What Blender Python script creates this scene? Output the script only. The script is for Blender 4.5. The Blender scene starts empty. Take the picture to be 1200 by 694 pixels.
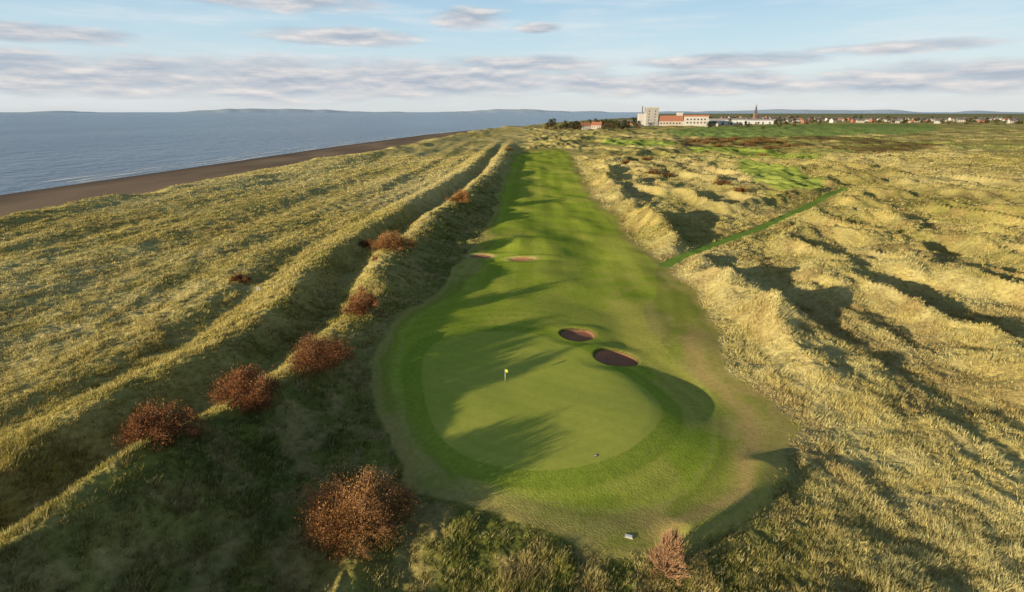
import bpy, math, random
import numpy as np
from mathutils import Vector
rng = np.random.default_rng(11); random.seed(11)
C = bpy.context.scene.collection
scene = bpy.context.scene
scene.view_settings.view_transform = 'Standard'
scene.view_settings.look = 'None'
scene.view_settings.exposure = 0

# ------------------------------------------------------------------ survey
CAM_H, FOC, PITCH = 36.0, 640.0, math.radians(18.65)
CP, SP = math.cos(PITCH), math.sin(PITCH)
SEA = -4.0
def ray(px, py):
    u = (px-600)/FOC; v = (347-py)/FOC
    return u, CP+v*SP, -SP+v*CP
def P(px, py, z=0.0):
    dx, dy, dz = ray(px, py)
    t = (CAM_H-z)/(-dz)
    return (dx*t, dy*t)

def smooth(a, b, x):
    t = np.clip((x-a)/(b-a), 0, 1)
    return t*t*(3-2*t)
def hash2(ix, iy, seed):
    n = (ix*374761393 + iy*668265263 + seed*144269504) & 0xffffffff
    n = ((n ^ (n >> 13))*1274126177) & 0xffffffff
    n = n ^ (n >> 16)
    return (n & 0xffff)/65535.0
def vnoise(x, y, seed):
    x0 = np.floor(x); y0 = np.floor(y)
    fx = x-x0; fy = y-y0
    ix = x0.astype(np.int64); iy = y0.astype(np.int64)
    fx = fx*fx*fx*(fx*(fx*6-15)+10); fy = fy*fy*fy*(fy*(fy*6-15)+10)
    a = hash2(ix, iy, seed); b = hash2(ix+1, iy, seed)
    c = hash2(ix, iy+1, seed); d = hash2(ix+1, iy+1, seed)
    return (a+(b-a)*fx)*(1-fy)+(c+(d-c)*fx)*fy
def fbm(x, y, octv, seed, gain=.5):
    s = 0; a = 1.0; tot = 0
    x = np.asarray(x, float); y = np.asarray(y, float)
    for i in range(octv):
        s = s + a*(vnoise(x, y, seed+i*17)*2-1); tot += a
        x, y = (x*.8-y*.6)*2.03+7.3, (x*.6+y*.8)*2.03-3.1
        a *= gain
    return s/tot*1.5
def afbm(x, y, octv, seed, gain=.5):
    # same, without turning the lattice: keeps long grain along y
    s = 0; a = 1.0; tot = 0
    x = np.asarray(x, float); y = np.asarray(y, float)
    for i in range(octv):
        s = s + a*(vnoise(x, y, seed+i*17)*2-1); tot += a
        x, y = x*2.03+7.3, y*2.03-3.1
        a *= gain
    return s/tot*1.5

def chaikin(p, n=1):
    p = [tuple(q) for q in p]
    for _ in range(n):
        o = []
        for i in range(len(p)):
            a = p[i]; b = p[(i+1) % len(p)]
            o.append((a[0]*.75+b[0]*.25, a[1]*.75+b[1]*.25)); o.append((a[0]*.25+b[0]*.75, a[1]*.25+b[1]*.75))
        p = o
    return np.array(p)
def sd_poly(poly, x, y, m=30.0):
    out = np.full(x.shape, m)
    lo = poly.min(0)-m; hi = poly.max(0)+m
    k = (x > lo[0]) & (x < hi[0]) & (y > lo[1]) & (y < hi[1])
    if not k.any(): return out
    X = x[k]; Y = y[k]
    d2 = np.full(X.shape, 1e18); ins = np.zeros(X.shape, bool)
    n = len(poly)
    for i in range(n):
        ax, ay = poly[i]; bx, by = poly[(i+1) % n]
        ex, ey = bx-ax, by-ay; L = ex*ex+ey*ey+1e-12
        t = np.clip(((X-ax)*ex+(Y-ay)*ey)/L, 0, 1)
        qx = X-ax-t*ex; qy = Y-ay-t*ey
        np.minimum(d2, qx*qx+qy*qy, out=d2)
        c = ((ay > Y) != (by > Y))
        if abs(ey) > 1e-9:
            ins ^= c & (X < ex*(Y-ay)/ey+ax)
    d = np.sqrt(d2); d[ins] *= -1
    out[k] = np.clip(d, -m, m)
    return out
def d_line(pts, x, y, m=30.0):
    d = np.full(x.shape, m*m)
    for i in range(len(pts)-1):
        ax, ay = pts[i]; bx, by = pts[i+1]
        ex, ey = bx-ax, by-ay; L = ex*ex+ey*ey
        t = np.clip(((x-ax)*ex+(y-ay)*ey)/L, 0, 1)
        np.minimum(d, (x-ax-t*ex)**2+(y-ay-t*ey)**2, out=d)
    return np.sqrt(d)

GREEN = chaikin([P(*q, 1) for q in [(494,442),(496,418),(511,401),(545,391),(590,387),(635,392),(680,407),(716,428),(750,446),(772,466),(777,486),(764,508),(734,531),(692,547),(640,554),(590,551),(546,537),(516,513),(501,484)]], 1)
FAIR = chaikin([P(*q) for q in [(607,178),(664,176),(668,195),(685,225),(705,255),(740,285),(772,310),(772,345),(756,376),(790,420),(836,452),(848,485),(836,535),(795,586),(705,612),(600,598),(530,566),(488,522),(466,470),(464,430),(480,390),(510,360),(545,335),(575,305),(583,260),(592,220)]], 1)
OUTER = chaikin([P(*q) for q in [(603,176),(667,173),(677,195),(690,225),(722,256),(750,288),(780,310),(806,330),(822,352),(836,385),(838,412),(852,436),(884,455),(908,480),(928,510),(928,552),(904,598),(850,634),(775,650),(700,650),(630,638),(560,614),(500,586),(466,552),(450,500),(442,450),(452,410),(488,362),(528,325),(552,296),(575,265),(586,220)]], 1)
TEE = chaikin([P(*q, 1.5) for q in [(858,187),(900,189),(960,206),(960,226),(905,224),(878,207)]], 1)
STRIP = chaikin([P(*q, 2) for q in [(800,176),(860,178),(900,184),(960,186),(960,179),(880,174),(830,171)]], 1)
STRIPB = chaikin([P(*q, 3) for q in [(700,166),(745,168),(790,171),(800,167),(760,163),(715,162)]], 1)
FIELD = chaikin([P(*q, 5) for q in [(770,151),(932,146),(1100,146),(1100,155),(932,157),(800,159)]], 1)
HEATH = chaikin([P(*q, 4) for q in [(780,163),(860,158),(932,159),(1100,159),(1100,175),(932,173),(850,172),(790,169)]], 1)
PATH = [P(*q, .8) for q in [(780,307),(835,284),(892,264.5),(932,246),(990,219)]]
TRACK = [P(*q) for q in [(935,462),(895,460),(862,455),(838,447),(822,432),(812,412)]]
LIP = [P(*q) for q in [(815,632),(850,613),(878,588),(897,555)]]
BUNK = [(*P(677,394,.3), 3.0, 2.6, .6), (*P(721,419,.3), 3.2, 2.9, .62), (*P(564,300,0), 3.2, 1.15, .4), (*P(612,304,0), 3.5, 1.1, .4)]

dune_edge = [P(270,208,-2), P(350,193,-2), P(430,180,-2), P(500,165,-2), P(550,156,-2)]
shore = [P(270,190,SEA), P(400,171,SEA), P(500,158,SEA), P(550,153,SEA), P(612,150,SEA)]
DE_y = [-60]+[p[1] for p in dune_edge]+[1500, 2300, 4000, 9500]
DE_x = [-232]+[p[0] for p in dune_edge]+[75, 345, 1010, 2350]
SH_y = [-60]+[p[1] for p in shore]+[2300, 4000, 9500]
SH_x = [-300]+[p[0] for p in shore]+[300, 960, 2280]
A_y = [-60,10,30,45,58,67,90,136,217,330,600,900]
A_x = [-44,-40,-37,-34,-31,-28,-27,-30,-21,-12,-4,10]

def fields(x, y):
    f = {}
    f['G'] = sd_poly(GREEN, x, y)
    wob = fbm(x/9, y/12, 2, 301)
    f['F'] = sd_poly(FAIR, x, y)+.8*wob; f['O'] = sd_poly(OUTER, x, y)+1.3*wob
    f['T'] = sd_poly(TEE, x, y); f['P'] = d_line(PATH, x, y)
    b = np.full(x.shape, 30.0); bi = np.zeros(x.shape, int)
    for i, (bx, by, rx, ry, dp) in enumerate(BUNK):
        ang = np.arctan2(y-by, x-bx)
        rr = 1+.07*np.sin(ang*2+i)+.05*np.sin(ang*3+2*i)
        d = (np.hypot((x-bx)/rx, (y-by)/ry)/rr-1)*min(rx, ry)
        k = d < b; b[k] = d[k]; bi[k] = i
    f['B'] = b; f['Bi'] = bi
    f['e'] = x-np.interp(y, DE_y, DE_x)-6*fbm(x/40, y/25, 2, 91)
    f['xs'] = np.interp(y, SH_y, SH_x)
    f['xA'] = np.interp(y, A_y, A_x)+.8*fbm(y/30, y*0+.5, 2, 5)
    return f
SX, SY = P(808, 456)
GX, GY = 3.0, 69.0
def height(x, y, f=None):
    x = np.asarray(x, float); y = np.asarray(y, float)
    if f is None: f = fields(x, y)
    a = x-f['xA']
    mown = smooth(4, -3, f['O'])
    z = np.zeros(x.shape)
    fadeA = smooth(800, 420, y)
    hA = (4.2+(1.0+.7*smooth(90, 140, y))*fbm(y/22, y*0+3.3, 3, 8)+1.6*smooth(56, 40, y))*fadeA
    z += hA*np.where(a < 0, np.exp(-(a/5.6)**2), np.exp(-(a/7.4)**2))
    b = a+15.5+1.0*fbm(y/46, y*0+9.1, 2, 13)
    hB = (3.8+.8*fbm(y/34, y*0+1.7, 2, 21))*fadeA
    z += hB*np.where(b < 0, np.exp(-(b/9)**2), np.exp(-(b/4.0)**2))
    for off, hh, wl, wr, sd_ in [(31, 1.3, 10, 3.8, 33), (50, .7, 10, 4.5, 34), (78, .8, 14, 6, 35), (115, .6, 16, 8, 36)]:
        c = a+off+2.5*fbm(y/70, y*0+4.4, 2, sd_)
        z += np.maximum(hh*(1+1.0*fbm(y/60, y*0+6.0, 2, sd_+5)), 0)*fadeA*smooth(5, 30, f['e'])*np.where(c < 0, np.exp(-(c/wl)**2), np.exp(-(c/wr)**2))
    left = smooth(-20, -40, a)
    z += left*(.3*fbm(a/20, y/44, 3, 41)+.22*fbm(a/6, y/11, 3, 44)+.3*afbm(a/8, y/80, 2, 46))
    z += smooth(12, 22, f['e'])*smooth(60, 25, f['e'])*1.2*(1+fbm(x/30, y/60, 2, 47))
    # dunes inland of the fairway
    right = smooth(8, 26, a)*smooth(.5, 12, f['O'])*(.15+.85*smooth(1, 9, f['P']))
    amp = np.interp(y, [30, 60, 95, 400, 900, 1500], [.3, .6, 1.0, 1.0, .75, .15])
    r = np.clip(1-np.abs(fbm(x/30, y/46, 4, 51))*1.9, 0, 1)
    z += right*amp*(3.8*r**1.6-.5+1.0*fbm(x/12, y/18, 4, 55)+.3*fbm(x/4.2, y/5.5, 3, 58))
    xr = np.interp(y, [60, 80, 100, 160, 230, 350, 500], [54, 47, 41, 45, 46, 58, 75])+3*fbm(y/18, y*0+.4, 3, 61)
    z += right*smooth(70, 88, y)*smooth(480, 300, y)*(2.6+2.2*fbm(y/15, y*0+2.8, 3, 63))*np.where(x < xr, np.exp(-((x-xr)/6.5)**2), np.exp(-((x-xr)/3.8)**2))
    bank = smooth(8, 26, a)*smooth(1, 7, f['P'])*smooth(70, 95, y)*smooth(560, 420, y)
    z += bank*np.maximum(1.35+1.6*fbm(y/15, x/15, 4, 65), 0)*np.exp(-((f['O']-7.5)/4.2)**2)
    # rough tussocky surface
    ro = smooth(-1, 3, f['O'])*smooth(1, 3, f['P'])*smooth(900, 300, y)
    z += ro*(.25*fbm(x/3.0, y/4.0, 3, 71)+.13*fbm(x/.9, y/.9, 2, 73))
    z += smooth(300, 700, y)*smooth(2600, 1500, y)*smooth(0, 15, f['O'])*1.4*fbm(x/28, y/40, 3, 75)
    # mown ground
    z += mown*(.75*fbm(x/20, y/34, 3, 81)*smooth(85, 135, y)+.24*fbm(x/14, y/14, 2, 83))
    # green: a low platform, running out gently to the back and left, falling off to the right and front
    dx = x-GX; dy = y-GY; dl = np.hypot(dx, dy)+1e-6
    back = smooth(-.1, .8, (-.62*dx+.78*dy)/dl)
    wdt = 9+19*back
    z += 1.05*smooth(1, 0, np.clip((f['G']+2)/(wdt+2), 0, 1))*mown
    z -= 1.0*np.exp(-(((x-SX)/6.5)**2+((y-SY)/9)**2))
    dlp = d_line(LIP, x, y); z += 1.1*np.exp(-(dlp/2.2)**2)
    gx, gy = P(560, 632); z += .8*np.exp(-(((x-gx)/14)**2+((y-gy)/4)**2))
    gx, gy = P(640, 290); z += 1.1*np.exp(-(((x-gx)/9)**2+((y-gy)/16)**2))
    gx, gy = P(590, 292); z += .7*np.exp(-(((x-gx)/12)**2+((y-gy-7)/6)**2))
    z += 6.0*smooth(600, 1500, y)
    # bunkers: floors rising to the back
    A_ = np.array(BUNK)
    dp = A_[f['Bi'], 4]; by = A_[f['Bi'], 1]; ry = A_[f['Bi'], 3]
    near = smooth(3.2, .4, f['B'])
    z += near*.18*np.clip((y-by)/ry, -1.3, 1.6)
    z -= dp*smooth(.2, -.4, f['B'])*(1-.2*np.clip((y-by)/ry, -1, 1))
    # coast
    L = smooth(-2, 14, f['e'])
    xd = x-f['e']
    s = (x-f['xs'])/np.maximum(xd-f['xs'], 4)
    bz = np.where(s > 0, SEA+np.clip(s, 0, 1)*2.0, SEA+np.clip((x-f['xs'])*.03, -5, 0))
    z = z*L+(1-L)*bz
    return z

def hit(px, py):
    dx, dy, dz = ray(px, py)
    t = np.geomspace(25, 9000, 1500)
    z = height(dx*t, dy*t); r = CAM_H+dz*t
    i = int(np.argmax(r < z))
    if i == 0: i = len(t)-1
    t = np.linspace(t[i-1], t[i], 60)
    z = height(dx*t, dy*t); r = CAM_H+dz*t
    i = int(np.argmax(r < z)); tt = t[i]
    return dx*tt, dy*tt, float(z[i]), tt

def mixc(a, b, t):
    t = np.asarray(t)[..., None]
    return a*(1-t)+b*t
def V3(*c): return np.array(c, float)
STRAW = V3(.48, .395, .14); PALE = V3(.62, .53, .245); OLIVE = V3(.23, .235, .052); DARK = V3(.145, .16, .042); RUST = V3(.13, .09, .04); BROWN = V3(.29, .205, .09)
def colour(x, y, f, blade=False):
    n1 = fbm(x/11, y/16, 4, 101); n2 = fbm(x/3.1, y/3.6, 3, 105); n3 = fbm(x/45, y/60, 3, 109); n4 = fbm(x/1.6, y/1.9, 2, 113)
    a = x-f['xA']
    rt = smooth(8, 26, a)
    col = mixc(np.broadcast_to(STRAW, x.shape+(3,)), OLIVE, np.clip(.2+.16*rt+.42*n1+.45*n2+.2*n4, 0, 1))
    col = mixc(col, PALE, np.clip((.8*n3+.5*n2+.25*n4+.34)*(1-.3*rt), 0, .8))
    col = mixc(col, BROWN, np.clip(fbm(x/7, y/9, 3, 117)*1.3-.15, 0, .6)*(.35+.45*rt))
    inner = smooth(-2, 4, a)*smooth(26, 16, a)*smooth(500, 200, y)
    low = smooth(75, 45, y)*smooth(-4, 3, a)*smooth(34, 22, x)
    g = np.clip(np.maximum(inner, low)*(.9+.4*n1), 0, 1)  # inner slope and near rough: dark green grass, with shade put into the colour
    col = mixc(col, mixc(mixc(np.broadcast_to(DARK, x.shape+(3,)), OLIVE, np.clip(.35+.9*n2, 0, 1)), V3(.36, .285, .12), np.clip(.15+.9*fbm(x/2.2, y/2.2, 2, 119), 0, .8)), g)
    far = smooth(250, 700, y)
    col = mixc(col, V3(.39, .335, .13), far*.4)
    if not blade: col = col*(1-.14*smooth(480, 250, y))[..., None]  # shade beneath the tufts, painted as a darker ground colour
    hn_ = fbm(x/35, y/70, 4, 137)
    ht = smooth(10, -6, sd_poly(HEATH, x, y)+8*n1)*smooth(-.55, .0, hn_+.1)
    col = mixc(col, RUST, ht*.9)
    hp = smooth(.2, .5, fbm(x/34, y/52, 4, 131))*smooth(270, 450, y)*smooth(50, 110, a)
    col = mixc(col, V3(.14, .14, .05), hp*.7)
    gp = smooth(.25, .4, fbm(x/60, y/40, 3, 133))*smooth(360, 520, y)*smooth(90, 150, a)*(1-hp)
    col = mixc(col, V3(.24, .30, .065), gp*.5)
    # mown
    o = f['O']+.4*n2
    semi = mixc(np.broadcast_to(V3(.28, .31, .055), x.shape+(3,)), V3(.41, .36, .11), smooth(-.2, .45, n1+.55*n2)*.8)
    semi = semi*(1+.06*np.sin(f['O']*1.9))[..., None]
    semi = mixc(semi, V3(.43, .34, .12), smooth(-1.6, -.9, o)*smooth(.4, -.2, o)*.55)
    wear = np.exp(-((f['O']+3.4+.9*n2)/1.6)**2)*smooth(6, 16, x)*smooth(94, 84, y)
    tr = smooth(1.9, .6, d_line(TRACK, x, y)+.7*n2)
    semi = mixc(semi, V3(.49, .35, .14), np.clip(np.maximum(wear*.8, tr*.6), 0, 1))
    col = mixc(col, semi, smooth(.3, -.3, o))
    fair = mixc(np.broadcast_to(V3(.30, .38, .044), x.shape+(3,)), V3(.42, .435, .078), np.clip(.42+.9*n1+.5*n2, 0, 1)*.8)
    patch = smooth(.0, .5, n1+.5*n2+.25)
    fair = mixc(fair, V3(.41, .385, .09), smooth(140, 100, y)*smooth(13, 22, x)*patch*.75)
    fair = fair*(1+.05*np.sign(np.sin((x-.04*y)*.85+.4*n3))*smooth(95, 120, y))[..., None]
    fair = fair*(1+.06*np.sin(f['G']*2.1)*smooth(15, 10, f['G']))[..., None]
    col = mixc(col, fair, smooth(.3, -.3, f['F']+.5*n1))
    rim = np.exp(-((f['F']+.45)/.3)**2)*smooth(110, 90, y)
    col = mixc(col, V3(.42, .38, .12), rim*.4)
    ring = smooth(2.9, 2.5, f['G']+.2*n2)
    col = mixc(col, V3(.25, .335, .04), ring*.75)
    gr = mixc(np.broadcast_to(V3(.375, .435, .066), x.shape+(3,)), V3(.47, .475, .10), np.clip(.4+.8*n1+.2*n2, 0, 1)*.6)
    gr = gr*(1+.02*np.sin((x*.5+y*.86)*2.6)+.022*np.sin(f['G']*3.2)*smooth(-6, -1, f['G']))[..., None]
    col = mixc(col, gr, smooth(.14, -.14, f['G']))
    col = mixc(col, V3(.28, .37, .065), smooth(3, -2, f['T']+2*n1)*.8)
    col = mixc(col, V3(.27, .36, .06), smooth(4, -4, sd_poly(STRIP, x, y)+4*n1)*.8)
    col = mixc(col, V3(.24, .34, .06), smooth(4, -4, sd_poly(STRIPB, x, y)+4*n1)*.8)
    col = mixc(col, V3(.20, .31, .055), smooth(2.1, 1.3, f['P']+.3*n2))
    fd = smooth(14, -14, sd_poly(FIELD, x, y))
    col = mixc(col, V3(.21, .28, .085), fd)
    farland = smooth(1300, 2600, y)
    col = mixc(col, V3(.20, .22, .15), farland*.6)  # distance haze mixed into the land colour
    # sand
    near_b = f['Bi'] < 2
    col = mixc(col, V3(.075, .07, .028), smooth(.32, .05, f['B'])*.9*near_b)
    col = mixc(col, V3(.46, .37, .17), smooth(.7, .1, f['B'])*.7*(~near_b))
    col = mixc(col, mixc(np.broadcast_to(V3(.44, .20, .12), x.shape+(3,)), V3(.33, .16, .10), np.clip(.4+.8*n2, 0, 1)), smooth(-.06, -.3, f['B']))
    bsand = mixc(np.broadcast_to(V3(.29, .215, .15), x.shape+(3,)), V3(.19, .145, .11), np.clip(.5+.7*fbm(x/30, y/60, 3, 141), 0, 1))
    wet = smooth(30, 0, x-f['xs'])
    bsand = mixc(bsand, V3(.13, .105, .09), wet*.8)
    col = mixc(col, bsand, smooth(6, -3, f['e']+5*n2))
    return np.clip(col, 0, 1)

# ------------------------------------------------------------------ materials
def nd(nt, t, **kw):
    n = nt.nodes.new(t)
    for k, v in kw.items(): setattr(n, k, v)
    return n
def vc_mat(name, bump=.3, bscale=2.0, amt=.35, nscale=1.5, rough=.9, transl=0.0, spec=.12, bdist=.15, det=6):
    m = bpy.data.materials.new(name); m.use_nodes = True
    nt = m.node_tree; nt.nodes.clear()
    out = nd(nt, 'ShaderNodeOutputMaterial')
    at = nd(nt, 'ShaderNodeAttribute', attribute_name='Col')
    colout = at.outputs['Color']
    geo = nd(nt, 'ShaderNodeNewGeometry')
    if amt:
        n = nd(nt, 'ShaderNodeTexNoise'); n.inputs['Scale'].default_value = nscale; n.inputs['Detail'].default_value = det; n.inputs['Roughness'].default_value = .7
        nt.links.new(geo.outputs['Position'], n.inputs['Vector'])
        mr = nd(nt, 'ShaderNodeMapRange'); mr.inputs[1].default_value = .25; mr.inputs[2].default_value = .75
        mr.inputs[3].default_value = 1-amt; mr.inputs[4].default_value = 1+amt
        nt.links.new(n.outputs[0], mr.inputs[0])
        mx = nd(nt, 'ShaderNodeVectorMath', operation='SCALE')
        nt.links.new(colout, mx.inputs[0]); nt.links.new(mr.outputs[0], mx.inputs['Scale'])
        colout = mx.outputs[0]
    pb = nd(nt, 'ShaderNodeBsdfDiffuse') if spec == 0 else nd(nt, 'ShaderNodeBsdfPrincipled')
    if spec:
        pb.inputs['Roughness'].default_value = rough; pb.inputs['Specular IOR Level'].default_value = spec
    nt.links.new(colout, pb.inputs[0])
    if bump:
        n2 = nd(nt, 'ShaderNodeTexNoise'); n2.inputs['Scale'].default_value = bscale; n2.inputs['Detail'].default_value = 4
        nt.links.new(geo.outputs['Position'], n2.inputs['Vector'])
        bp = nd(nt, 'ShaderNodeBump'); bp.inputs['Strength'].default_value = bump; bp.inputs['Distance'].default_value = bdist
        nt.links.new(n2.outputs[0], bp.inputs['Height']); nt.links.new(bp.outputs[0], pb.inputs['Normal'])
    if transl:
        tr = nd(nt, 'ShaderNodeBsdfTranslucent'); nt.links.new(colout, tr.inputs['Color'])
        ms = nd(nt, 'ShaderNodeMixShader'); ms.inputs[0].default_value = transl
        nt.links.new(pb.outputs[0], ms.inputs[1]); nt.links.new(tr.outputs[0], ms.inputs[2]); nt.links.new(ms.outputs[0], out.inputs[0])
    else:
        nt.links.new(pb.outputs[0], out.inputs[0])
    return m
def flat_mat(name, col, rough=.8, amt=.15, scale=1.0, spec=.3):
    m = bpy.data.materials.new(name); m.use_nodes = True
    nt = m.node_tree; pb = nt.nodes['Principled BSDF']
    pb.inputs['Roughness'].default_value = rough; pb.inputs['Specular IOR Level'].default_value = spec
    geo = nd(nt, 'ShaderNodeNewGeometry')
    n = nd(nt, 'ShaderNodeTexNoise'); n.inputs['Scale'].default_value = scale; n.inputs['Detail'].default_value = 5
    nt.links.new(geo.outputs['Position'], n.inputs['Vector'])
    cr = nd(nt, 'ShaderNodeValToRGB')
    cr.color_ramp.elements[0].position = .3; cr.color_ramp.elements[1].position = .7
    cr.color_ramp.elements[0].color = tuple(c*(1-amt) for c in col)+(1,)
    cr.color_ramp.elements[1].color = tuple(min(1, c*(1+amt)) for c in col)+(1,)
    nt.links.new(n.outputs[0], cr.inputs[0]); nt.links.new(cr.outputs[0], pb.inputs['Base Color'])
    return m
M_rough = vc_mat('rough_turf', .9, 1.6, .4, 1.3, bdist=.3, spec=0)
M_mown = vc_mat('mown_turf', .85, 5.0, .24, 1.6, bdist=.065, spec=0)
M_green = vc_mat('green_turf', .5, 9.0, .10, 1.4, bdist=.03, spec=0)
M_sand = vc_mat('sand', .4, 6.0, .2, 2.0, bdist=.05, spec=0)
M_blade = vc_mat('dune_grass_blades', 0, 1, 0, .8, spec=0, transl=.15)
M_leaf = vc_mat('russet_leaves', 0, 1, .15, 2.0, spec=0, transl=.1, det=2)
M_tree = vc_mat('dark_foliage', 0, 1, .3, .3, spec=0, det=2)
M_bark = flat_mat('bark', (.17, .105, .07), .9, .3, 4)

# ------------------------------------------------------------------ mesh helpers
def mesh_np(name, v, fc, mat, cols=None, smooth_=False, parent=None, normals=None):
    me = bpy.data.meshes.new(name)
    v = np.asarray(v, np.float32); fc = np.asarray(fc, np.int32)
    n, k = fc.shape
    me.vertices.add(len(v)); me.vertices.foreach_set('co', v.ravel())
    me.loops.add(n*k); me.loops.foreach_set('vertex_index', fc.ravel())
    me.polygons.add(n); me.polygons.foreach_set('loop_start', np.arange(0, n*k, k, dtype=np.int32))
    me.update(calc_edges=True)
    if cols is not None:
        a = me.attributes.new('Col', 'FLOAT_COLOR', 'POINT')
        c4 = np.ones((len(v), 4), np.float32); c4[:, :3] = cols
        a.data.foreach_set('color', c4.ravel())
    if smooth_: me.polygons.foreach_set('use_smooth', np.ones(n, bool))
    if normals is not None: me.normals_split_custom_set_from_vertices(np.asarray(normals, np.float32))
    me.materials.append(mat)
    o = bpy.data.objects.new(name, me); C.objects.link(o)
    if parent: o.parent = parent
    return o
def struct(o): o['kind'] = 'structure'; return o
def tag(o, label, cat, group=None):
    o['label'] = label; o['category'] = cat
    if group: o['group'] = group
    return o
def empty(name, loc, rz=0):
    o = bpy.data.objects.new(name, None); C.objects.link(o); o.location = loc; o.rotation_euler = (0, 0, rz)
    o.empty_display_size = .5
    return o
def copy_tree(o, parent=None):
    c = o.copy(); C.objects.link(c)
    if parent: c.parent = parent
    for ch in list(o.children): copy_tree(ch, c)
    return c
class MB:
    def __init__(s): s.v = []; s.f = []
    def add(s, vs, fs):
        n = len(s.v); s.v += [tuple(q) for q in vs]; s.f += [tuple(i+n for i in f) for f in fs]; return s
    def box(s, x0, x1, y0, y1, z0, z1):
        return s.add([(x0,y0,z0),(x1,y0,z0),(x1,y1,z0),(x0,y1,z0),(x0,y0,z1),(x1,y0,z1),(x1,y1,z1),(x0,y1,z1)],
              [(0,3,2,1),(4,5,6,7),(0,1,5,4),(1,2,6,5),(2,3,7,6),(3,0,4,7)])
    def gable(s, x0, x1, y0, y1, z0, z1):
        ym = (y0+y1)/2
        return s.add([(x0,y0,z0),(x1,y0,z0),(x1,y1,z0),(x0,y1,z0),(x0,ym,z1),(x1,ym,z1)],
              [(0,3,2,1),(0,1,5,4),(2,3,4,5),(1,2,5),(3,0,4)])
    def cone(s, cx, cy, z0, z1, r0, r1, n=12):
        vs = []
        for i in range(n):
            a = 2*math.pi*i/n; vs.append((cx+r0*math.cos(a), cy+r0*math.sin(a), z0))
        for i in range(n):
            a = 2*math.pi*i/n; vs.append((cx+r1*math.cos(a), cy+r1*math.sin(a), z1))
        fs = [(i, (i+1) % n, n+(i+1) % n, n+i) for i in range(n)]+[tuple(range(n-1, -1, -1)), tuple(range(n, 2*n))]
        return s.add(vs, fs)
    def tube(s, pts, rad, n=4):
        base = len(s.v)
        for k, (p, r) in enumerate(zip(pts, rad)):
            p = Vector(p); q = Vector(pts[min(k+1, len(pts)-1)]); o = Vector(pts[max(k-1, 0)])
            d = (q-o).normalized(); a = d.orthogonal().normalized(); b = d.cross(a)
            for i in range(n):
                t = 2*math.pi*i/n; s.v.append(tuple(p+a*r*math.cos(t)+b*r*math.sin(t)))
        for k in range(len(pts)-1):
            for i in range(n):
                s.f.append((base+k*n+i, base+k*n+(i+1) % n, base+(k+1)*n+(i+1) % n, base+(k+1)*n+i))
        return s
    def build(s, name, mat, parent=None, sm=False):
        me = bpy.data.meshes.new(name); me.from_pydata(s.v, [], s.f); me.update()
        if sm: me.polygons.foreach_set('use_smooth', [True]*len(me.polygons))
        me.materials.append(mat)
        o = bpy.data.objects.new(name, me); C.objects.link(o)
        if parent: o.parent = parent
        return o

# ------------------------------------------------------------------ terrain grid
ys = [-40.0]
while ys[-1] < 9400:
    y = ys[-1]
    ys.append(y+(.7 if y < 20 else max(.25, .0036*y) if y < 1200 else .011*y))
ys = np.array(ys); NC = 640
s = np.linspace(-1, 1, NC); fs = .33*s+.67*s**3
Y = np.repeat(ys[:, None], NC, 1); X = fs[None, :]*(70+1.02*np.maximum(Y, 0))
NR = len(ys)
xf = X.ravel(); yf = Y.ravel()
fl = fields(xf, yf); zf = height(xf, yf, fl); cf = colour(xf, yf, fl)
Zg = zf.reshape(NR, NC)
Pg = np.stack([X, Y, Zg], -1)
du = np.gradient(Pg, axis=1); dv = np.gradient(Pg, axis=0)
nrm = np.cross(du, dv); nrm /= np.linalg.norm(nrm, axis=-1, keepdims=True); nrm = nrm.reshape(-1, 3)
idx = np.arange(NR*NC).reshape(NR, NC)
quads = np.stack([idx[:-1, :-1], idx[:-1, 1:], idx[1:, 1:], idx[1:, :-1]], -1).reshape(-1, 4)
def fm(a): return a[quads].mean(1)
fO, fF, fG, fB, fT, fP, fe = (fm(fl[k]) for k in 'OFGBTPe')
fz = fm(zf); fBi = fl['Bi'][quads[:, 0]]
fx = fm(xf); fy = fm(yf)
cls = np.zeros(len(quads), int)
cls[fO < 0] = 1; cls[fF < 0] = 2; cls[fG < 0] = 3; cls[fP < 1.7] = 4; cls[fT < 0] = 5
cls[sd_poly(FIELD, fx, fy) < 0] = 6
cls[fe < 0] = 7
for i in range(4): cls[(fB < -.1) & (fBi == i)] = 10+i
cls[fz < SEA-2.5] = 99
def sub(k, name, mat):
    q = quads[cls == k]
    if len(q) == 0: return
    u, inv = np.unique(q, return_inverse=True)
    o = mesh_np(name, np.stack([xf[u], yf[u], zf[u]], -1), inv.reshape(-1, 4), mat, cf[u], True, None, nrm[u])
    return struct(o)
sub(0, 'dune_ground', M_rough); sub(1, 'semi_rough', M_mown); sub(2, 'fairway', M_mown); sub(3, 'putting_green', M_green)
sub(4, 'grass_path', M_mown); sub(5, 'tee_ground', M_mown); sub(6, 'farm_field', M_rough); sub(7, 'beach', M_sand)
for i in range(4): sub(10+i, 'sand_bunker', M_sand)

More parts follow.
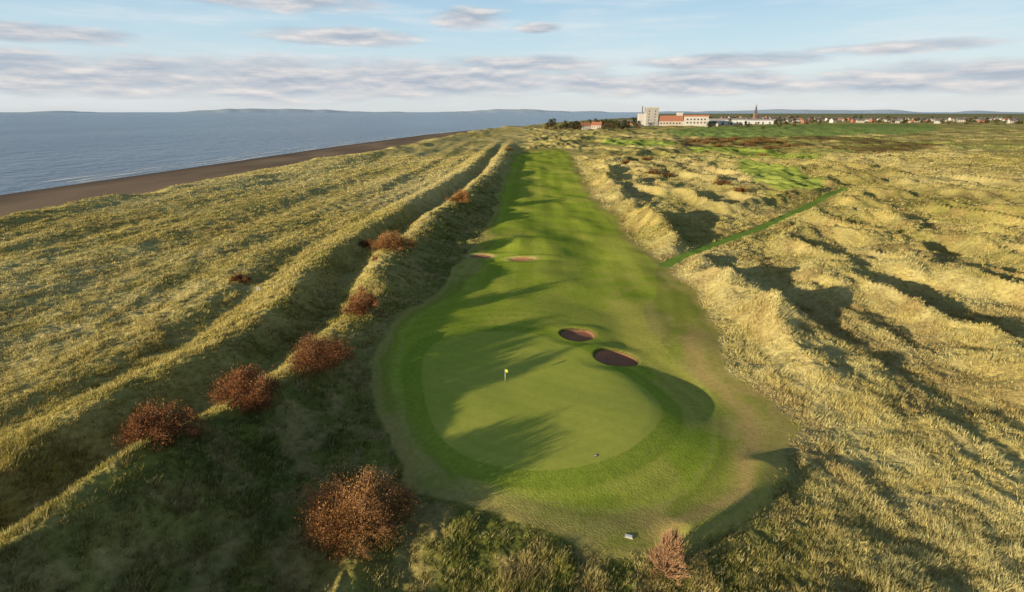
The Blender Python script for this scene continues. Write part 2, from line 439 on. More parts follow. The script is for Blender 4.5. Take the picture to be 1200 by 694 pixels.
# ------------------------------------------------------------------ dune grass (stuff)
tv, tf, tc = [], [], []
nv = 0
for (y0, y1, dens, B) in [(10, 50, 12, 11), (50, 100, 6.5, 9), (100, 200, 2.4, 7), (200, 480, .55, 5)]:
    ar = (y1-y0)*2*((y0+y1)/2*1.0+12); n = int(ar*dens)
    y = np.sqrt(rng.uniform(y0*y0, y1*y1, n)); x = rng.uniform(-1, 1, n)*(y*1.0+12)
    f = fields(x, y)
    clump = fbm(x/2.2, y/2.8, 3, 201); big = fbm(x/16, y/24, 2, 205)
    keep = (f['O'] > rng.uniform(-.6, .4, n)) & (f['P'] > 1.8) & (f['e'] > 2) & (f['B'] > 1) & (f['T'] > 0) & (clump+.5*big > rng.uniform(-.9, .35, n))
    x, y, clump, big = x[keep], y[keep], clump[keep], big[keep]
    f = {k: v[keep] for k, v in f.items()}
    n = len(x); z = height(x, y, f); c = colour(x, y, f, True)
    dist = np.hypot(y, 36)
    edge = smooth(-.5, 3, f['O'])
    a = x-f['xA']
    low = smooth(-3, 3, a)*smooth(26, 16, a)
    H = (.22+.25*rng.random(n)+.38*np.clip(clump, 0, 1))*(.35+.65*edge)*(1-.05*low)*(1+.0006*dist)
    bright = rng.uniform(.65, 1.4, n)
    c = c*bright[:, None]
    front = smooth(44, 38, y)*smooth(1, 7, x)
    seed_ = smooth(.25, .5, fbm(x/1.3, y/1.3, 2, 211))*np.maximum(front*.8, .5*low)
    pl = (rng.random(n) < np.where(low > .5, .14, .24)+.7*seed_)
    c[pl] = c[pl]*.4+PALE*.62
    H = H*(1+.35*seed_)
    bx = np.repeat(x, B); by = np.repeat(y, B); bz = np.repeat(z, B); bh = np.repeat(H, B)*rng.uniform(.6, 1.15, n*B)
    R = np.repeat(.13+.0013*dist, B)
    an = rng.uniform(0, 2*math.pi, n*B); rr = R*np.sqrt(rng.random(n*B))
    bx = bx+rr*np.cos(an); by = by+rr*np.sin(an)
    lean = rng.uniform(.15, .75, n*B)*bh
    tx = bx+np.cos(an)*lean+.22*bh; ty = by+np.sin(an)*lean+.10*bh
    w = np.repeat(.018+.0009*dist, B)*rng.uniform(.6, 1.2, n*B)
    wa = rng.uniform(0, math.pi, n*B)
    wx = np.cos(wa)*w/2; wy = np.sin(wa)*w/2
    v = np.empty((n*B, 3, 3))
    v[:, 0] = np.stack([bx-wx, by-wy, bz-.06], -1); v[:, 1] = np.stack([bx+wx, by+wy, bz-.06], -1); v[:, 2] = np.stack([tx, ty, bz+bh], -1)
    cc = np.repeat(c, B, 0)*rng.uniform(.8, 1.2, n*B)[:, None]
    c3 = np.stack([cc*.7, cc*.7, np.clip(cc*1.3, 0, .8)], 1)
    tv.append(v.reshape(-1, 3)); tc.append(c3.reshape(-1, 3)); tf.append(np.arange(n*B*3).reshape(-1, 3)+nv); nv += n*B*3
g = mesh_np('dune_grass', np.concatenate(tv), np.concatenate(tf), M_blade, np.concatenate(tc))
g['kind'] = 'stuff'; g['label'] = 'tussocky straw and olive dune grass covering the rough ground'; g['category'] = 'grass'
print('blades', nv//3)

# ------------------------------------------------------------------ shrubs
def leaf_mesh(name, ctr, cr, ncl, size, base, tip, parent, mat, aim=0.0, ctop=1.0, wd=.45):
    n = len(ctr)*ncl
    c = np.repeat(ctr, ncl, 0)+rng.normal(0, 1, (n, 3))*np.repeat(cr, ncl)[:, None]
    d1 = rng.normal(0, 1, (n, 3))
    if aim:
        out_ = c*np.array([1, 1, 1.3])+np.array([0, 0, .6]); out_ /= np.linalg.norm(out_, axis=1, keepdims=True)
        d1 = d1+out_*aim
    d1 /= np.linalg.norm(d1, axis=1, keepdims=True)
    d2 = np.cross(d1, rng.normal(0, 1, (n, 3))); d2 /= np.linalg.norm(d2, axis=1, keepdims=True)
    L = size*rng.uniform(.6, 1.4, n)[:, None]
    c[:, 2] = np.maximum(c[:, 2], .05)
    v = np.stack([c-d1*L, c+d2*L*wd, c+d1*L, c-d2*L*wd], 1)
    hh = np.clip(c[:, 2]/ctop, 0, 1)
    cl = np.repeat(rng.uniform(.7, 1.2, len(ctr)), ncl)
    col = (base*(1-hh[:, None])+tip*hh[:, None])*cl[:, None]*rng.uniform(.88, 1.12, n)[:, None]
    return mesh_np(name, v.reshape(-1, 3), np.arange(n*4).reshape(-1, 4), mat, np.repeat(col, 4, 0), False, parent)
def shrub(name, label, cat, px, py, w, h, base, tip, K=70, ncl=60, leaf=.13, upright=0.0, lean=.12, group=None, dpt=.85, open_=1.0, at=None, tw=.085):
    if at is None: x, y, z, t = hit(px, py)
    else:
        x, y = at; z = float(height(np.array([x]), np.array([y]))[0])
    o = empty(name, (x, y, z-.08)); tag(o, label, cat, group)
    ctr, crs = [], []
    for i in range(K):
        az = random.uniform(0, 2*math.pi); s_ = random.random()
        el = math.asin(min(1, s_*.98+.02)); q = (.70+.32*random.random())*(1+.12*math.sin(3*az+K)+.09*math.sin(5*az+px))
        if random.random() < .25: q *= .62
        cx = math.cos(az)*math.cos(el)*w/2*q; cy = math.sin(az)*math.cos(el)*w/2*dpt*q; cz = h*(.08+.80*math.sin(el)*q)
        if upright: 
            cz = h*(.15+.80*random.random()); rr = w/2*(1-.72*(cz/h)**1.4)*math.sqrt(random.random()); cx = rr*math.cos(az); cy = rr*math.sin(az)
        ctr.append((cx+lean*cz, cy+lean*.5*cz, cz)); crs.append(random.uniform(.04, .075)*w*open_)
    tr = MB()
    rb = .018*w+.03
    for i, (cx, cy, cz) in enumerate(ctr):
        if upright:
            s0 = (0, 0, cz*.35); tr.tube([s0, (cx*.5, cy*.5, cz*.62), (cx, cy, cz)], [rb*.35, rb*.22, .012], 4)
        else:
            m = (cx*.38+random.uniform(-.2, .2), cy*.38+random.uniform(-.2, .2), cz*.62)
            tr.tube([(cx*.06, cy*.06, 0), m, (cx, cy, cz)], [rb*.55, rb*.35, .02], 4)
        for k in range(14):
            ce = Vector((cx, cy, cz)); out_ = Vector((cx, cy, cz*1.2)).normalized()
            e = ce+(out_*random.uniform(.3, 1.5)+Vector((random.gauss(0, 1), random.gauss(0, 1), random.gauss(.3, .8)))*.6)*(tw*w)
            tr.tube([(cx*.85, cy*.85, cz*.86), e], [.022, .010], 3)
    if upright: tr.tube([(0, 0, 0), (lean*.4*h, 0, h*.5), (lean*h, 0, h*.97)], [rb*1.1, rb*.6, .02], 7)
    tr.build('branches', M_brush if not upright else M_twig, o)
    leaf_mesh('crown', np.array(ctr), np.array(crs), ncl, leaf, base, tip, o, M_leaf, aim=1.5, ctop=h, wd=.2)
    return o
M_twig = flat_mat('brown_twigs', (.33, .20, .115), .85, .2, 5)
M_brush = flat_mat('bush_twigs', (.27, .145, .068), .85, .25, 5)
RB, RT = V3(.19, .09, .045), V3(.37, .175, .082)
OB, OT = V3(.26, .138, .056), V3(.53, .285, .115)
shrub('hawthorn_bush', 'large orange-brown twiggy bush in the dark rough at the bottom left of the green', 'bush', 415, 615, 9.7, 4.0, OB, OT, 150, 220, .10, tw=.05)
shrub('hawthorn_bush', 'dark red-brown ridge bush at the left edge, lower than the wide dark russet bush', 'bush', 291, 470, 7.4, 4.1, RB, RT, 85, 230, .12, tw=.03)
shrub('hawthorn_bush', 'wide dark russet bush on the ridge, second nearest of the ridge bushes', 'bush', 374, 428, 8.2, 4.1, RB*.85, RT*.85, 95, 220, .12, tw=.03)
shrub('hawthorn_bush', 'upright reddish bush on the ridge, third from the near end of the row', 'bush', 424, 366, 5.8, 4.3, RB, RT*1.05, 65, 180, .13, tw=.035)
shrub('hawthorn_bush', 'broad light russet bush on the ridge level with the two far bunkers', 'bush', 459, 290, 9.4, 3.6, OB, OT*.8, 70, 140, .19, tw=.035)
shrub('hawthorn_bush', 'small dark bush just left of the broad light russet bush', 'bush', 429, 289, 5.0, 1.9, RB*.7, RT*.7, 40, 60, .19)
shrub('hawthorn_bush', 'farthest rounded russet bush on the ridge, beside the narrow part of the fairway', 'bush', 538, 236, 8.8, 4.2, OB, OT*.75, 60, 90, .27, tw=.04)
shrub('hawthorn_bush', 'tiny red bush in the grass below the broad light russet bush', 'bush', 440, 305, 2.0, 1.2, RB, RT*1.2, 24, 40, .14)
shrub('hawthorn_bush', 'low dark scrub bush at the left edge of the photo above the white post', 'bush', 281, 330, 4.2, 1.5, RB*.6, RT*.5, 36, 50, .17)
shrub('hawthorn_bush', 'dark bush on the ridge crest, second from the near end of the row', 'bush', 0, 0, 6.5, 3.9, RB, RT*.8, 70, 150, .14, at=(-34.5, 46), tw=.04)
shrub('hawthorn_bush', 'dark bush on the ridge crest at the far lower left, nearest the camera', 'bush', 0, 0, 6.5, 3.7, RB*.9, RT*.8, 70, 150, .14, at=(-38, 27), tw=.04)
shrub('small_tree', 'slim upright reddish leafless small tree at the bottom right of the mown grass', 'tree', 780, 677, 3.5, 4.6, V3(.28, .145, .07), V3(.46, .25, .125), 120, 40, .06, upright=1, lean=.02, open_=1.0)
hs = [(765,203,9,1.6),(781,206,7,1.2),(845,216,8,1.8),(868,224,6,1.5),(735,191,8,1.6),(757,187,10,1.5),(894,183,12,1.8),(596,176,8,2.2),(830,168,16,2.4),(852,166,14,2.2),(872,170,18,2.6),(890,164,15,2.4),(912,168,18,2.6),(925,172,14,2.2),(842,172,12,2),(902,174,14,2),
      (815,166,16,2.2),(862,164,16,2.4),(880,167,18,2.4),(900,167,16,2.4),(835,164,14,2.2)]
for (px, py, w, h) in hs:
    shrub('low_scrub', 'low dark brown patch of scrub on the rough dunes beyond the green', 'bush', px, py, w, h, V3(.12,.075,.03), V3(.22,.13,.05), 34, 34, .4 if py > 175 else .7, group='brown scrub patches on the far dunes')

# ------------------------------------------------------------------ flag, post, plates
M_white = flat_mat('white_paint', (.8, .8, .78), .5, .06, 6)
M_yel = flat_mat('yellow_cloth', (.74, .62, .10), .8, .1, 6)
M_black = flat_mat('dark_plastic', (.03, .03, .03), .6, .1, 6)
M_grey = flat_mat('pale_stone', (.5, .48, .44), .8, .15, 8)
x, y, z, t = hit(592, 447)
o = empty('golf_flag', (x, y, z)); tag(o, 'yellow flag on a pale flagstick standing in the putting green', 'flag')
p = MB(); p.cone(0, 0, -.1, 1.85, .035, .022, 10); p.build('flagstick', M_white, o, True)
p = MB(); p.cone(0, 0, 1.85, 1.9, .035, .02, 10); p.build('cap', M_yel, o)
fv, ff = [], []
nx, nz = 12, 6
for i in range(nx+1):
    for j in range(nz+1):
        u = i/nx; q = j/nz
        fv.append((.03+.42*u, .07*math.sin(u*7+q)*u, 1.82-.42*q-.18*u*u)); 
for i in range(nx):
    for j in range(nz):
        ff.append((i*(nz+1)+j, (i+1)*(nz+1)+j, (i+1)*(nz+1)+j+1, i*(nz+1)+j+1))
p = MB(); p.add(fv, ff); p.build('flag_cloth', M_yel, o, True)
p = MB(); p.cone(0, 0, -.02, .015, .11, .105, 16); p.build('hole_cup', M_black, o)
x, y, z, t = hit(303, 342)
o = empty('marker_post', (x, y, z), .5); tag(o, 'short white marker post with a board on the grassy ridge at the left', 'post')
p = MB(); p.box(-.06, .06, -.05, .05, -.2, .95); p.build('post', M_white, o)
p = MB(); p.box(-.34, .34, -.085, -.052, .4, 1.02); p.build('board', M_white, o)
x, y, z, t = hit(737, 629)
o = empty('marker_plate', (x, y, z), -.3); tag(o, 'small pale plate set flat in the mown grass near the slim reddish tree', 'plate')
p = MB(); p.box(-.36, .36, -.22, .22, -.1, .06); p.build('plate', M_grey, o)
p = MB(); p.box(-.28, .28, -.15, .15, .061, .085); p.build('face', M_white, o)
x, y, z, t = hit(698, 534)
o = empty('sprinkler_cover', (x, y, z)); tag(o, 'small dark round sprinkler cover on the near edge of the green', 'sprinkler')
p = MB(); p.cone(0, 0, -.06, .03, .22, .2, 16); p.build('rim', M_black, o)
p = MB(); p.cone(0, 0, .031, .06, .15, .12, 16); p.build('lid', M_grey, o)

# ------------------------------------------------------------------ town
M_cream = flat_mat('cream_render', (.42, .38, .33), .85, .08, .2)
M_wall = flat_mat('white_render', (.47, .455, .43), .85, .06, .2)
M_concrete = flat_mat('grey_concrete', (.33, .32, .31), .85, .1, .1)
M_red = flat_mat('red_brick', (.32, .14, .09), .9, .15, .3)
M_redroof = flat_mat('red_tiles', (.32, .13, .08), .9, .15, .4)
M_slate = flat_mat('slate', (.12, .12, .135), .7, .2, .4)
M_glass = flat_mat('dark_window', (.03, .035, .045), .2, .1, .5, .5)
M_shed = flat_mat('white_cladding', (.55, .57, .59), .5, .06, .1)
M_stone = flat_mat('sandstone', (.24, .15, .115), .9, .15, .2)

def house(name, w, d, h, rh, wall, roof, label, group, nwin=3):
    o = empty(name, (0, 0, 0)); tag(o, label, 'house', group)
    m = MB(); m.box(-w/2, w/2, -d/2, d/2, -2, h); m.gable(-w/2, w/2, -d/2, d/2, h, h+rh-.12); m.build('wall', wall, o)
    r = MB()
    for sg in (-1, 1):
        e = .5; z0 = h-rh*e/(d/2)+.1
        r.add([(-w/2-e, sg*(d/2+e), z0), (w/2+e, sg*(d/2+e), z0), (w/2+e, 0, h+rh+.1), (-w/2-e, 0, h+rh+.1),
               (-w/2-e, sg*(d/2+e), z0+.25), (w/2+e, sg*(d/2+e), z0+.25), (w/2+e, 0, h+rh+.4), (-w/2-e, 0, h+rh+.4)],
              [(0,1,2,3),(4,5,6,7),(0,1,5,4),(1,2,6,5),(3,0,4,7)])
    ro = r.build('roof', roof, o)
    for sx in (-1, 1):
        MB().box(sx*w*.38-.6, sx*w*.38+.6, -.5, .5, h+rh*.6, h+rh+1.7).build('chimney', M_red, ro)
    for k in range(nwin):
        for st in range(2 if h > 4.5 else 1):
            xx = -w/2+w*(k+.5)/nwin; zz = 1.0+st*2.7
            if st == 0 and k == nwin//2:
                MB().box(xx-.6, xx+.6, -d/2-.05, -d/2+.1, 0, 2.2).build('door', M_glass, o); continue
            MB().box(xx-.7, xx+.7, -d/2-.05, -d/2+.1, zz, zz+1.5).build('window', M_glass, o)
    return o
def place(o, px, py, rz=0, s_=1.0):
    x, y, z, t = hit(px, py); o.location = (x, y, z); o.rotation_euler = (0, 0, rz); o.scale = (s_, s_, s_); return t

# grain mill
x, y, z, t = hit(790, 147.5); k = t/640
o = empty('flour_mill', (x, y, z), -.05); tag(o, 'tall pale flat-roofed mill with a red-brown middle block on the skyline', 'mill building')
X_ = lambda px: (px-790)*k
Z_ = lambda py: (147.5-py)*k
MB().box(X_(757), X_(771), 0, 30, -3, Z_(127.5)).build('silo_tower', M_concrete, o)
MB().box(X_(756.6), X_(771.4), -.6, 30.6, Z_(127.5)+.02, Z_(127)+.5).build('tower_parapet', M_wall, o)
MB().box(X_(749), X_(757)-.03, 3, 26, -3, Z_(134)).build('side_annex', M_wall, o)
MB().box(X_(771)+.03, X_(801), 2, 34, -3, Z_(142.5)).build('lower_block', M_cream, o)
MB().box(X_(772), X_(800), 2.6, 33, Z_(142.5)+.02, Z_(136.2)).build('upper_block', M_red, o)
MB().box(X_(794), X_(800), 8, 20, Z_(136.2)+.02, Z_(132.8)).build('lift_tower', M_wall, o)
MB().box(X_(801)+.03, X_(829), 0, 38, -3, Z_(137.2)).build('white_block', M_wall, o)
MB().box(X_(800.7), X_(829.3), -.5, 38.5, Z_(137.2)+.02, Z_(135.3)).build('roof_storey', M_red, o)
MB().cone(X_(753), 12, Z_(134), Z_(125.5), 1.4, 1.0, 10).build('chimney_stack', M_slate, o)
for i in range(5): MB().box(X_(759.5), X_(760.6), -.12, .3, Z_(145)+i*6.2, Z_(145)+i*6.2+2.6).build('window', M_glass, o)
for i in range(5): MB().box(X_(766.5), X_(767.6), -.12, .3, Z_(145)+i*6.2, Z_(145)+i*6.2+2.6).build('window', M_glass, o)
for i in range(7): MB().box(X_(774+3.6*i), X_(775.6+3.6*i), 1.85, 2.3, Z_(145.5), Z_(144)).build('window', M_glass, o)
for j in range(2):
    for i in range(6): MB().box(X_(804+4*i), X_(805.8+4*i), -.15, .3, Z_(144.8)+j*7, Z_(144.8)+j*7+3).build('window', M_glass, o)
# sheds
for (a, b, top, bs, lab) in [(832, 872, 139.6, 146.5, 'long low white shed on the skyline to the right of the mill'), (874, 906, 140.2, 145.6, 'shorter low white shed at the right end of the mill sheds')]:
    x, y, z, t = hit((a+b)/2, bs); k = t/640; w = (b-a)*k; h = (bs-top)*k
    o = empty('storage_shed', (x, y, z), -.03); tag(o, lab, 'shed')
    MB().box(-w/2, w/2, 0, 40, -3, h*.75).build('wall', M_shed, o)
    for i in range(3):
        MB().gable(-w/2-.5, w/2+.5, 13.4*i+.02, 13.4*i+13.3, h*.75+.02, h).build('roof', M_concrete, o)
    for i in range(4): MB().box(-w/2+w*(i+.35)/4, -w/2+w*(i+.6)/4, -.15, .2, 0, h*.45).build('loading_door', M_slate, o)
# church
x, y, z, t = hit(884, 143.5); k = t/640
o = empty('church', (x, y, z), .15); tag(o, 'dark stone church with a tall pointed spire on the skyline', 'church')
tw = 3.6*k/2*.9
MB().box(-tw, tw, -tw, tw, -3, 9.5*k).build('tower', M_stone, o)
MB().add([(-tw,-tw,9.5*k+.02),(tw,-tw,9.5*k+.02),(tw,tw,9.5*k+.02),(-tw,tw,9.5*k+.02),(0,0,20.5*k)],[(0,1,4),(1,2,4),(2,3,4),(3,0,4),(3,2,1,0)]).build('spire', M_slate, o)
MB().box(tw+.03, tw+12*k/2, -tw, tw, -3, 4*k).build('nave', M_stone, o)
MB().gable(tw+.03, tw+12*k/2, -tw-.4, tw+.4, 4*k+.02, 7*k).build('nave_roof', M_slate, o)
for i in range(3): MB().box(tw+2+i*3.2, tw+3.4+i*3.2, -tw-.12, -tw+.2, 1.5*k, 3.2*k).build('window', M_glass, o)
MB().box(-tw*.3, tw*.3, -tw-.12, -tw+.2, 6.5*k, 8.6*k).build('belfry_opening', M_glass, o)

# villas by the shore end
v1 = house('villa', 17, 10, 6.5, 5, M_wall, M_redroof, 'white villa with a red roof among the dark trees, left of the pair', None, 4); place(v1, 686, 151.5, .25)
v2 = house('villa', 19, 11, 6.5, 5.5, M_cream, M_redroof, 'cream villa with a red roof among the dark trees, right of the pair', None, 4); place(v2, 699, 151, -.35)
kinds = [house('town_house', 13, 9, 5.6, 3.4, M_wall, M_slate, 'white house with a slate roof in the distant town', 'white slate-roofed town houses', 3),
         house('town_house', 18, 9, 5.6, 3.6, M_cream, M_slate, 'long cream house with a slate roof in the distant town', 'cream slate-roofed town houses', 4),
         house('town_house', 14, 9, 5.6, 3.8, M_red, M_slate, 'red brick house with a slate roof in the distant town', 'red brick town houses', 3),
         house('town_house', 13, 9, 3.2, 3.6, M_wall, M_redroof, 'low white bungalow with a red roof in the distant town', 'white bungalows with red roofs', 3)]
used = set()
hp = [(727,147,0),(738,146,2),(745,147.5,1),(712,148.5,3),(838,147.8,0)]
for px in np.arange(846, 1195, 6.5): hp.append((px+random.uniform(-2, 2), random.uniform(140.5, 144.6), random.choice([0, 0, 1, 1, 2, 3])))
for px in np.arange(834, 936, 3.0): hp.append((px+random.uniform(-2, 2), random.uniform(138.0, 145.5), random.choice([0, 1, 1, 2, 2, 3])))
for (px, py, kd) in hp:
    o = kinds[kd] if kd not in used else copy_tree(kinds[kd]); used.add(kd)
    place(o, px, py, random.uniform(-.5, .5), random.uniform(.9, 1.25))

# trees
def tree_proto(h, w, base, tip, seed, label, group):
    random.seed(seed)
    o = empty('broadleaf_tree', (0, 0, 0)); tag(o, label, 'tree', group)
    tr = MB(); tr.tube([(0,0,-1),(.2,.1,h*.35),(.3,0,h*.7)], [.4,.3,.12], 6)
    ctr, crs = [], []
    for i in range(16):
        a = random.uniform(0, 6.28); q = random.random(); zz = h*(.3+.62*q); r = w/2*math.sin(math.pi*(.18+.74*q))*random.uniform(.4, 1)
        ctr.append((r*math.cos(a), r*math.sin(a), zz)); crs.append(w*random.uniform(.08, .13))
        tr.tube([(.1,.05,h*.3),(ctr[-1])], [.18,.05], 4)
    tr.build('trunk', M_bark, o)
    leaf_mesh('crown', np.array(ctr), np.array(crs), 22, w*.075, base, tip, o, M_tree, ctop=h)
    return o
TG = 'dark trees around the distant town'; TL = 'small dark tree in the belt around the distant town'
tp = [tree_proto(11, 9, V3(.035,.045,.02), V3(.06,.07,.028), 1, TL, TG), tree_proto(8, 9, V3(.04,.045,.02), V3(.08,.075,.03), 2, TL, TG), tree_proto(13, 10, V3(.03,.04,.02), V3(.05,.06,.03), 3, TL, TG), tree_proto(7, 8, V3(.06,.045,.022), V3(.11,.075,.035), 4, TL, TG)]
spots = []
for i in range(46): spots.append((random.gauss(697, 26), random.uniform(147.5, 153.5)))
for i in range(26): spots.append((random.uniform(640, 680), random.uniform(149, 153)))
for i in range(34): spots.append((random.uniform(706, 760), random.uniform(144.5, 151)))
for i in range(90): spots.append((random.uniform(800, 1198), random.uniform(139, 147)))
for i in range(44): spots.append((random.uniform(828, 936), random.uniform(138.5, 146)))
for i in range(16): spots.append((random.uniform(770, 940), random.uniform(148, 152)))
first = [True]*4
for (px, py) in spots:
    if any(abs(px-a) < 6 and 150 < py for a in (686, 699)): continue
    if 749 < px < 830 and py > 146.8: continue
    kd = random.randrange(4)
    o = tp[kd] if first[kd] else copy_tree(tp[kd]); first[kd] = False
    place(o, px, py, random.uniform(0, 6), random.uniform(.8, 1.35))

# ------------------------------------------------------------------ sea, surf, far hills
def sea_mat():
    m = bpy.data.materials.new('sea_water'); m.use_nodes = True; nt = m.node_tree; pb = nt.nodes['Principled BSDF']
    pb.inputs['Roughness'].default_value = .22; pb.inputs['IOR'].default_value = 1.33
    geo = nd(nt, 'ShaderNodeNewGeometry'); mp = nd(nt, 'ShaderNodeMapping'); mp.inputs['Rotation'].default_value = (0, 0, .3); mp.inputs['Scale'].default_value = (.05, .025, .1)
    nt.links.new(geo.outputs['Position'], mp.inputs['Vector'])
    n = nd(nt, 'ShaderNodeTexNoise'); n.inputs['Scale'].default_value = 1; n.inputs['Detail'].default_value = 7; n.inputs['Roughness'].default_value = .65
    nt.links.new(mp.outputs[0], n.inputs['Vector'])
    bp = nd(nt, 'ShaderNodeBump'); bp.inputs['Strength'].default_value = 1.0; bp.inputs['Distance'].default_value = 6.0
    nt.links.new(n.outputs[0], bp.inputs['Height']); nt.links.new(bp.outputs[0], pb.inputs['Normal'])
    mp2 = nd(nt, 'ShaderNodeMapping'); mp2.inputs['Scale'].default_value = (.004, .0012, .01); nt.links.new(geo.outputs['Position'], mp2.inputs['Vector'])
    n2 = nd(nt, 'ShaderNodeTexNoise'); n2.inputs['Scale'].default_value = 1; n2.inputs['Detail'].default_value = 6; nt.links.new(mp2.outputs[0], n2.inputs['Vector'])
    cr = nd(nt, 'ShaderNodeValToRGB'); cr.color_ramp.elements[0].position = .35; cr.color_ramp.elements[1].position = .7
    cr.color_ramp.elements[0].color = (.045, .105, .195, 1); cr.color_ramp.elements[1].color = (.13, .205, .295, 1)
    nt.links.new(n2.outputs[0], cr.inputs[0]); nt.links.new(cr.outputs[0], pb.inputs['Base Color'])
    return m
S = MB(); S.add([(-45000,-2000,SEA),(45000,-2000,SEA),(45000,45000,SEA),(-45000,45000,SEA)],[(0,1,2,3)])
struct(S.build('sea', sea_mat()))
M_foam = flat_mat('foam', (.7, .72, .73), .7, .1, .2)
for j, off in enumerate([3, 13, 26]):
    vs, fc = [], []; yy = np.arange(330, 1900, 5.0)
    xs = np.interp(yy, SH_y, SH_x)-off+3*fbm(yy/40, yy*0+j*3.3, 3, 300+j)
    wd = np.clip(1.6+3.2*fbm(yy/35, yy*0+j*7.7, 3, 310+j), .05, 5)
    for i in range(len(yy)):
        vs += [(xs[i]-wd[i], yy[i], SEA+.05), (xs[i]+wd[i]*.4, yy[i], SEA+.05)]
        if i: fc.append((2*i-2, 2*i-1, 2*i+1, 2*i))
    struct(MB().add(vs, fc).build('surf', M_foam))
M_hill = flat_mat('hazy_hills', (.45, .55, .66), 1, .08, .001, 0)  # aerial haze is painted into this bluish hill colour
for (R, a0, a1, hm, sd) in [(26000, -50, 64, 150, 2)]:
    aa = np.radians(np.linspace(a0, a1, 500)); hh = hm*np.clip(.5+.8*fbm(aa*9, aa*0+sd, 4, 400+sd), .05, 2)
    vs, fc = [], []
    for i, a in enumerate(aa):
        vs += [(R*math.sin(a), R*math.cos(a), SEA-2), (R*1.06*math.sin(a), R*1.06*math.cos(a), SEA+hh[i])]
        if i: fc.append((2*i-2, 2*i, 2*i+1, 2*i-1))
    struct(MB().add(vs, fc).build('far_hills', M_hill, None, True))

# ------------------------------------------------------------------ light
SUN_EL = math.radians(9.2); hx, hy = -.80, -.60; hn = math.hypot(hx, hy); hx /= hn; hy /= hn
sd = Vector((hx*math.cos(SUN_EL), hy*math.cos(SUN_EL), math.sin(SUN_EL)))
L = bpy.data.lights.new('sun', 'SUN'); L.energy = 7.4; L.angle = math.radians(.5); L.color = (1, .82, .55)
lo = bpy.data.objects.new('sun', L); C.objects.link(lo); lo.rotation_euler = (-sd).to_track_quat('-Z', 'Y').to_euler(); lo.location = (-100, -60, 60)
w = bpy.data.worlds.new('World'); scene.world = w; w.use_nodes = True; nt = w.node_tree; nt.nodes.clear()
out = nd(nt, 'ShaderNodeOutputWorld')
sky = nd(nt, 'ShaderNodeTexSky', sky_type='NISHITA'); sky.sun_disc = False; sky.sun_elevation = SUN_EL; sky.sun_rotation = math.atan2(hx, hy) % (2*math.pi)
sky.air_density = 1.0; sky.dust_density = .6; sky.ozone_density = 1.0
bg = nd(nt, 'ShaderNodeBackground'); bg.inputs[1].default_value = .13; nt.links.new(sky.outputs[0], bg.inputs[0])
tcn = nd(nt, 'ShaderNodeTexCoord'); sx = nd(nt, 'ShaderNodeSeparateXYZ'); nt.links.new(tcn.outputs['Generated'], sx.inputs[0])
def mth(op, a, b=None, c=None, clamp=False):
    n = nd(nt, 'ShaderNodeMath', operation=op); n.use_clamp = clamp
    for i, q in enumerate((a, b, c)):
        if q is None: continue
        if isinstance(q, (int, float)): n.inputs[i].default_value = q
        else: nt.links.new(q, n.inputs[i])
    return n.outputs[0]
az = mth('ARCTAN2', sx.outputs[0], sx.outputs[1]); el = mth('ARCSINE', sx.outputs[2])
def cnoise(ka, ke, off, det=6, ro=.6):
    cv = nd(nt, 'ShaderNodeCombineXYZ'); nt.links.new(mth('MULTIPLY', az, ka), cv.inputs[0])
    nt.links.new(mth('MULTIPLY', mth('ADD', el, off), ke), cv.inputs[1])
    n = nd(nt, 'ShaderNodeTexNoise'); n.inputs['Scale'].default_value = 1; n.inputs['Detail'].default_value = det; n.inputs['Roughness'].default_value = ro
    nt.links.new(cv.outputs[0], n.inputs['Vector']); return n.outputs[0]
N1 = cnoise(12, 60, 0, 8, .56); N2 = cnoise(12, 60, .007, 7, .48); N3 = cnoise(4, 36, .3, 5)
clouds = [(330,93,150,26),(500,92,240,23),(610,76,110,11),(400,43,95,11),(552,22,46,13),(632,33,28,6),(330,1,110,11),(850,72,100,9),(800,98,190,15),(1090,92,130,17),(1060,55,80,7),(110,88,170,21),(60,40,80,9)]
mask = None
for (px, py, wx, wy) in clouds:
    d = Vector(ray(px, py)).normalized(); a0 = math.atan2(d.x, d.y); e0 = math.asin(d.z)
    q1 = mth('MULTIPLY', mth('SUBTRACT', az, a0), 700/wx); q2 = mth('MULTIPLY', mth('SUBTRACT', el, e0), 700/wy)
    m_ = mth('SUBTRACT', 1.0, mth('MULTIPLY_ADD', q1, q1, mth('MULTIPLY', q2, q2)))
    mask = m_ if mask is None else mth('MAXIMUM', mask, m_)
mask = mth('MAXIMUM', mask, -1.0)
den = mth('ADD', mth('MULTIPLY', mask, .82), mth('MULTIPLY', mth('SUBTRACT', N1, .5), 2.2))
den2 = nd(nt, 'ShaderNodeMapRange', interpolation_type='SMOOTHSTEP'); den2.inputs[1].default_value = -.3; den2.inputs[2].default_value = .75; nt.links.new(den, den2.inputs[0])
wis = nd(nt, 'ShaderNodeMapRange', interpolation_type='SMOOTHSTEP'); wis.inputs[1].default_value = .42; wis.inputs[2].default_value = .75; wis.inputs[4].default_value = .6; nt.links.new(N3, wis.inputs[0])
lit = mth('ADD', .36, mth('MULTIPLY', mth('SUBTRACT', N1, N2), 2.8), clamp=True)
cm = nd(nt, 'ShaderNodeMix', data_type='RGBA'); nt.links.new(lit, cm.inputs[0]); cm.inputs[6].default_value = (.42, .48, .57, 1); cm.inputs[7].default_value = (.84, .79, .76, 1)
bgc = nd(nt, 'ShaderNodeBackground'); nt.links.new(cm.outputs[2], bgc.inputs[0]); bgc.inputs[1].default_value = 1.0
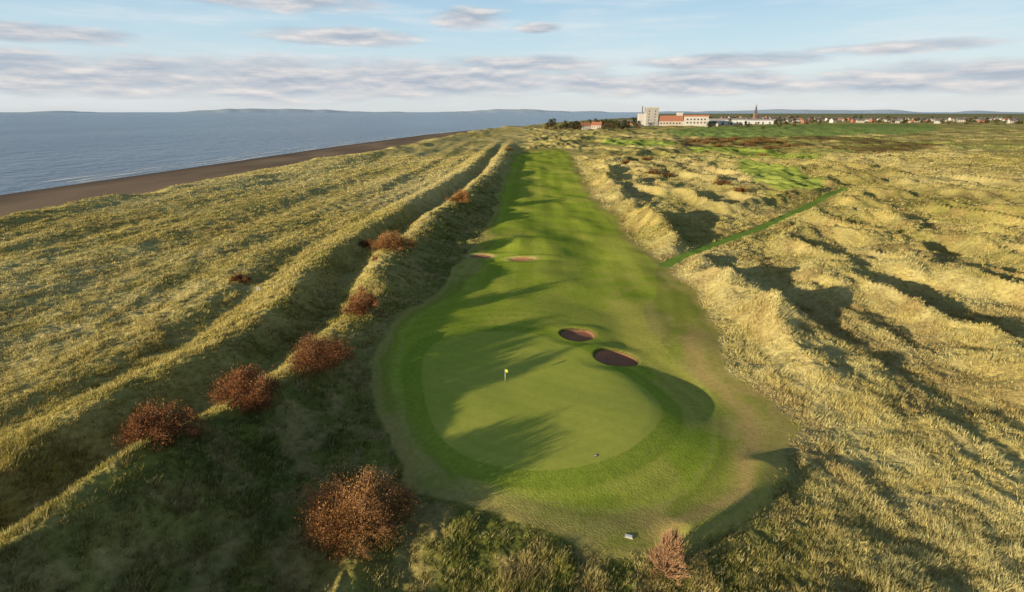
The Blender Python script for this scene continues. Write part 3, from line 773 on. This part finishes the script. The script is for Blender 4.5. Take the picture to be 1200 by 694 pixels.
# clear air low over the sea: pale at the horizon, bluer above
ramp = nd(nt, 'ShaderNodeValToRGB'); e_ = ramp.color_ramp.elements
e_[0].position = 0; e_[0].color = (.72, .77, .81, 1); e_[1].position = 1; e_[1].color = (.27, .52, .80, 1)
q = ramp.color_ramp.elements.new(.45); q.color = (.56, .76, .88, 1)
q = ramp.color_ramp.elements.new(.2); q.color = (.72, .82, .88, 1)
nt.links.new(mth('MULTIPLY', el, 4.0, clamp=True), ramp.inputs[0])
bga = nd(nt, 'ShaderNodeBackground'); nt.links.new(ramp.outputs[0], bga.inputs[0]); bga.inputs[1].default_value = 1.0
lowair = nd(nt, 'ShaderNodeMapRange', interpolation_type='SMOOTHSTEP'); lowair.inputs[1].default_value = .40; lowair.inputs[2].default_value = .15; lowair.inputs[4].default_value = .85; nt.links.new(el, lowair.inputs[0])
m0 = nd(nt, 'ShaderNodeMixShader'); nt.links.new(lowair.outputs[0], m0.inputs[0]); nt.links.new(bg.outputs[0], m0.inputs[1]); nt.links.new(bga.outputs[0], m0.inputs[2])
bgw = nd(nt, 'ShaderNodeBackground'); bgw.inputs[0].default_value = (.80, .84, .86, 1); bgw.inputs[1].default_value = 1.0
up = nd(nt, 'ShaderNodeMapRange'); up.inputs[1].default_value = .22; up.inputs[2].default_value = .4; up.inputs[3].default_value = .92; up.inputs[4].default_value = 0; nt.links.new(el, up.inputs[0])
m1 = nd(nt, 'ShaderNodeMixShader'); nt.links.new(mth('MULTIPLY', wis.outputs[0], up.outputs[0]), m1.inputs[0]); nt.links.new(m0.outputs[0], m1.inputs[1]); nt.links.new(bgw.outputs[0], m1.inputs[2])
m2 = nd(nt, 'ShaderNodeMixShader'); nt.links.new(mth('MULTIPLY', den2.outputs[0], up.outputs[0]), m2.inputs[0]); nt.links.new(m1.outputs[0], m2.inputs[1]); nt.links.new(bgc.outputs[0], m2.inputs[2])
nt.links.new(m2.outputs[0], out.inputs[0])

# ------------------------------------------------------------------ camera
cam = bpy.data.cameras.new('camera'); co = bpy.data.objects.new('camera', cam); C.objects.link(co)
co.location = (0, 0, CAM_H); co.rotation_euler = (math.radians(90)-PITCH, 0, 0)
cam.sensor_width = 36; cam.lens = 36*FOC/1200; cam.clip_end = 80000; cam.clip_start = .5
scene.camera = co
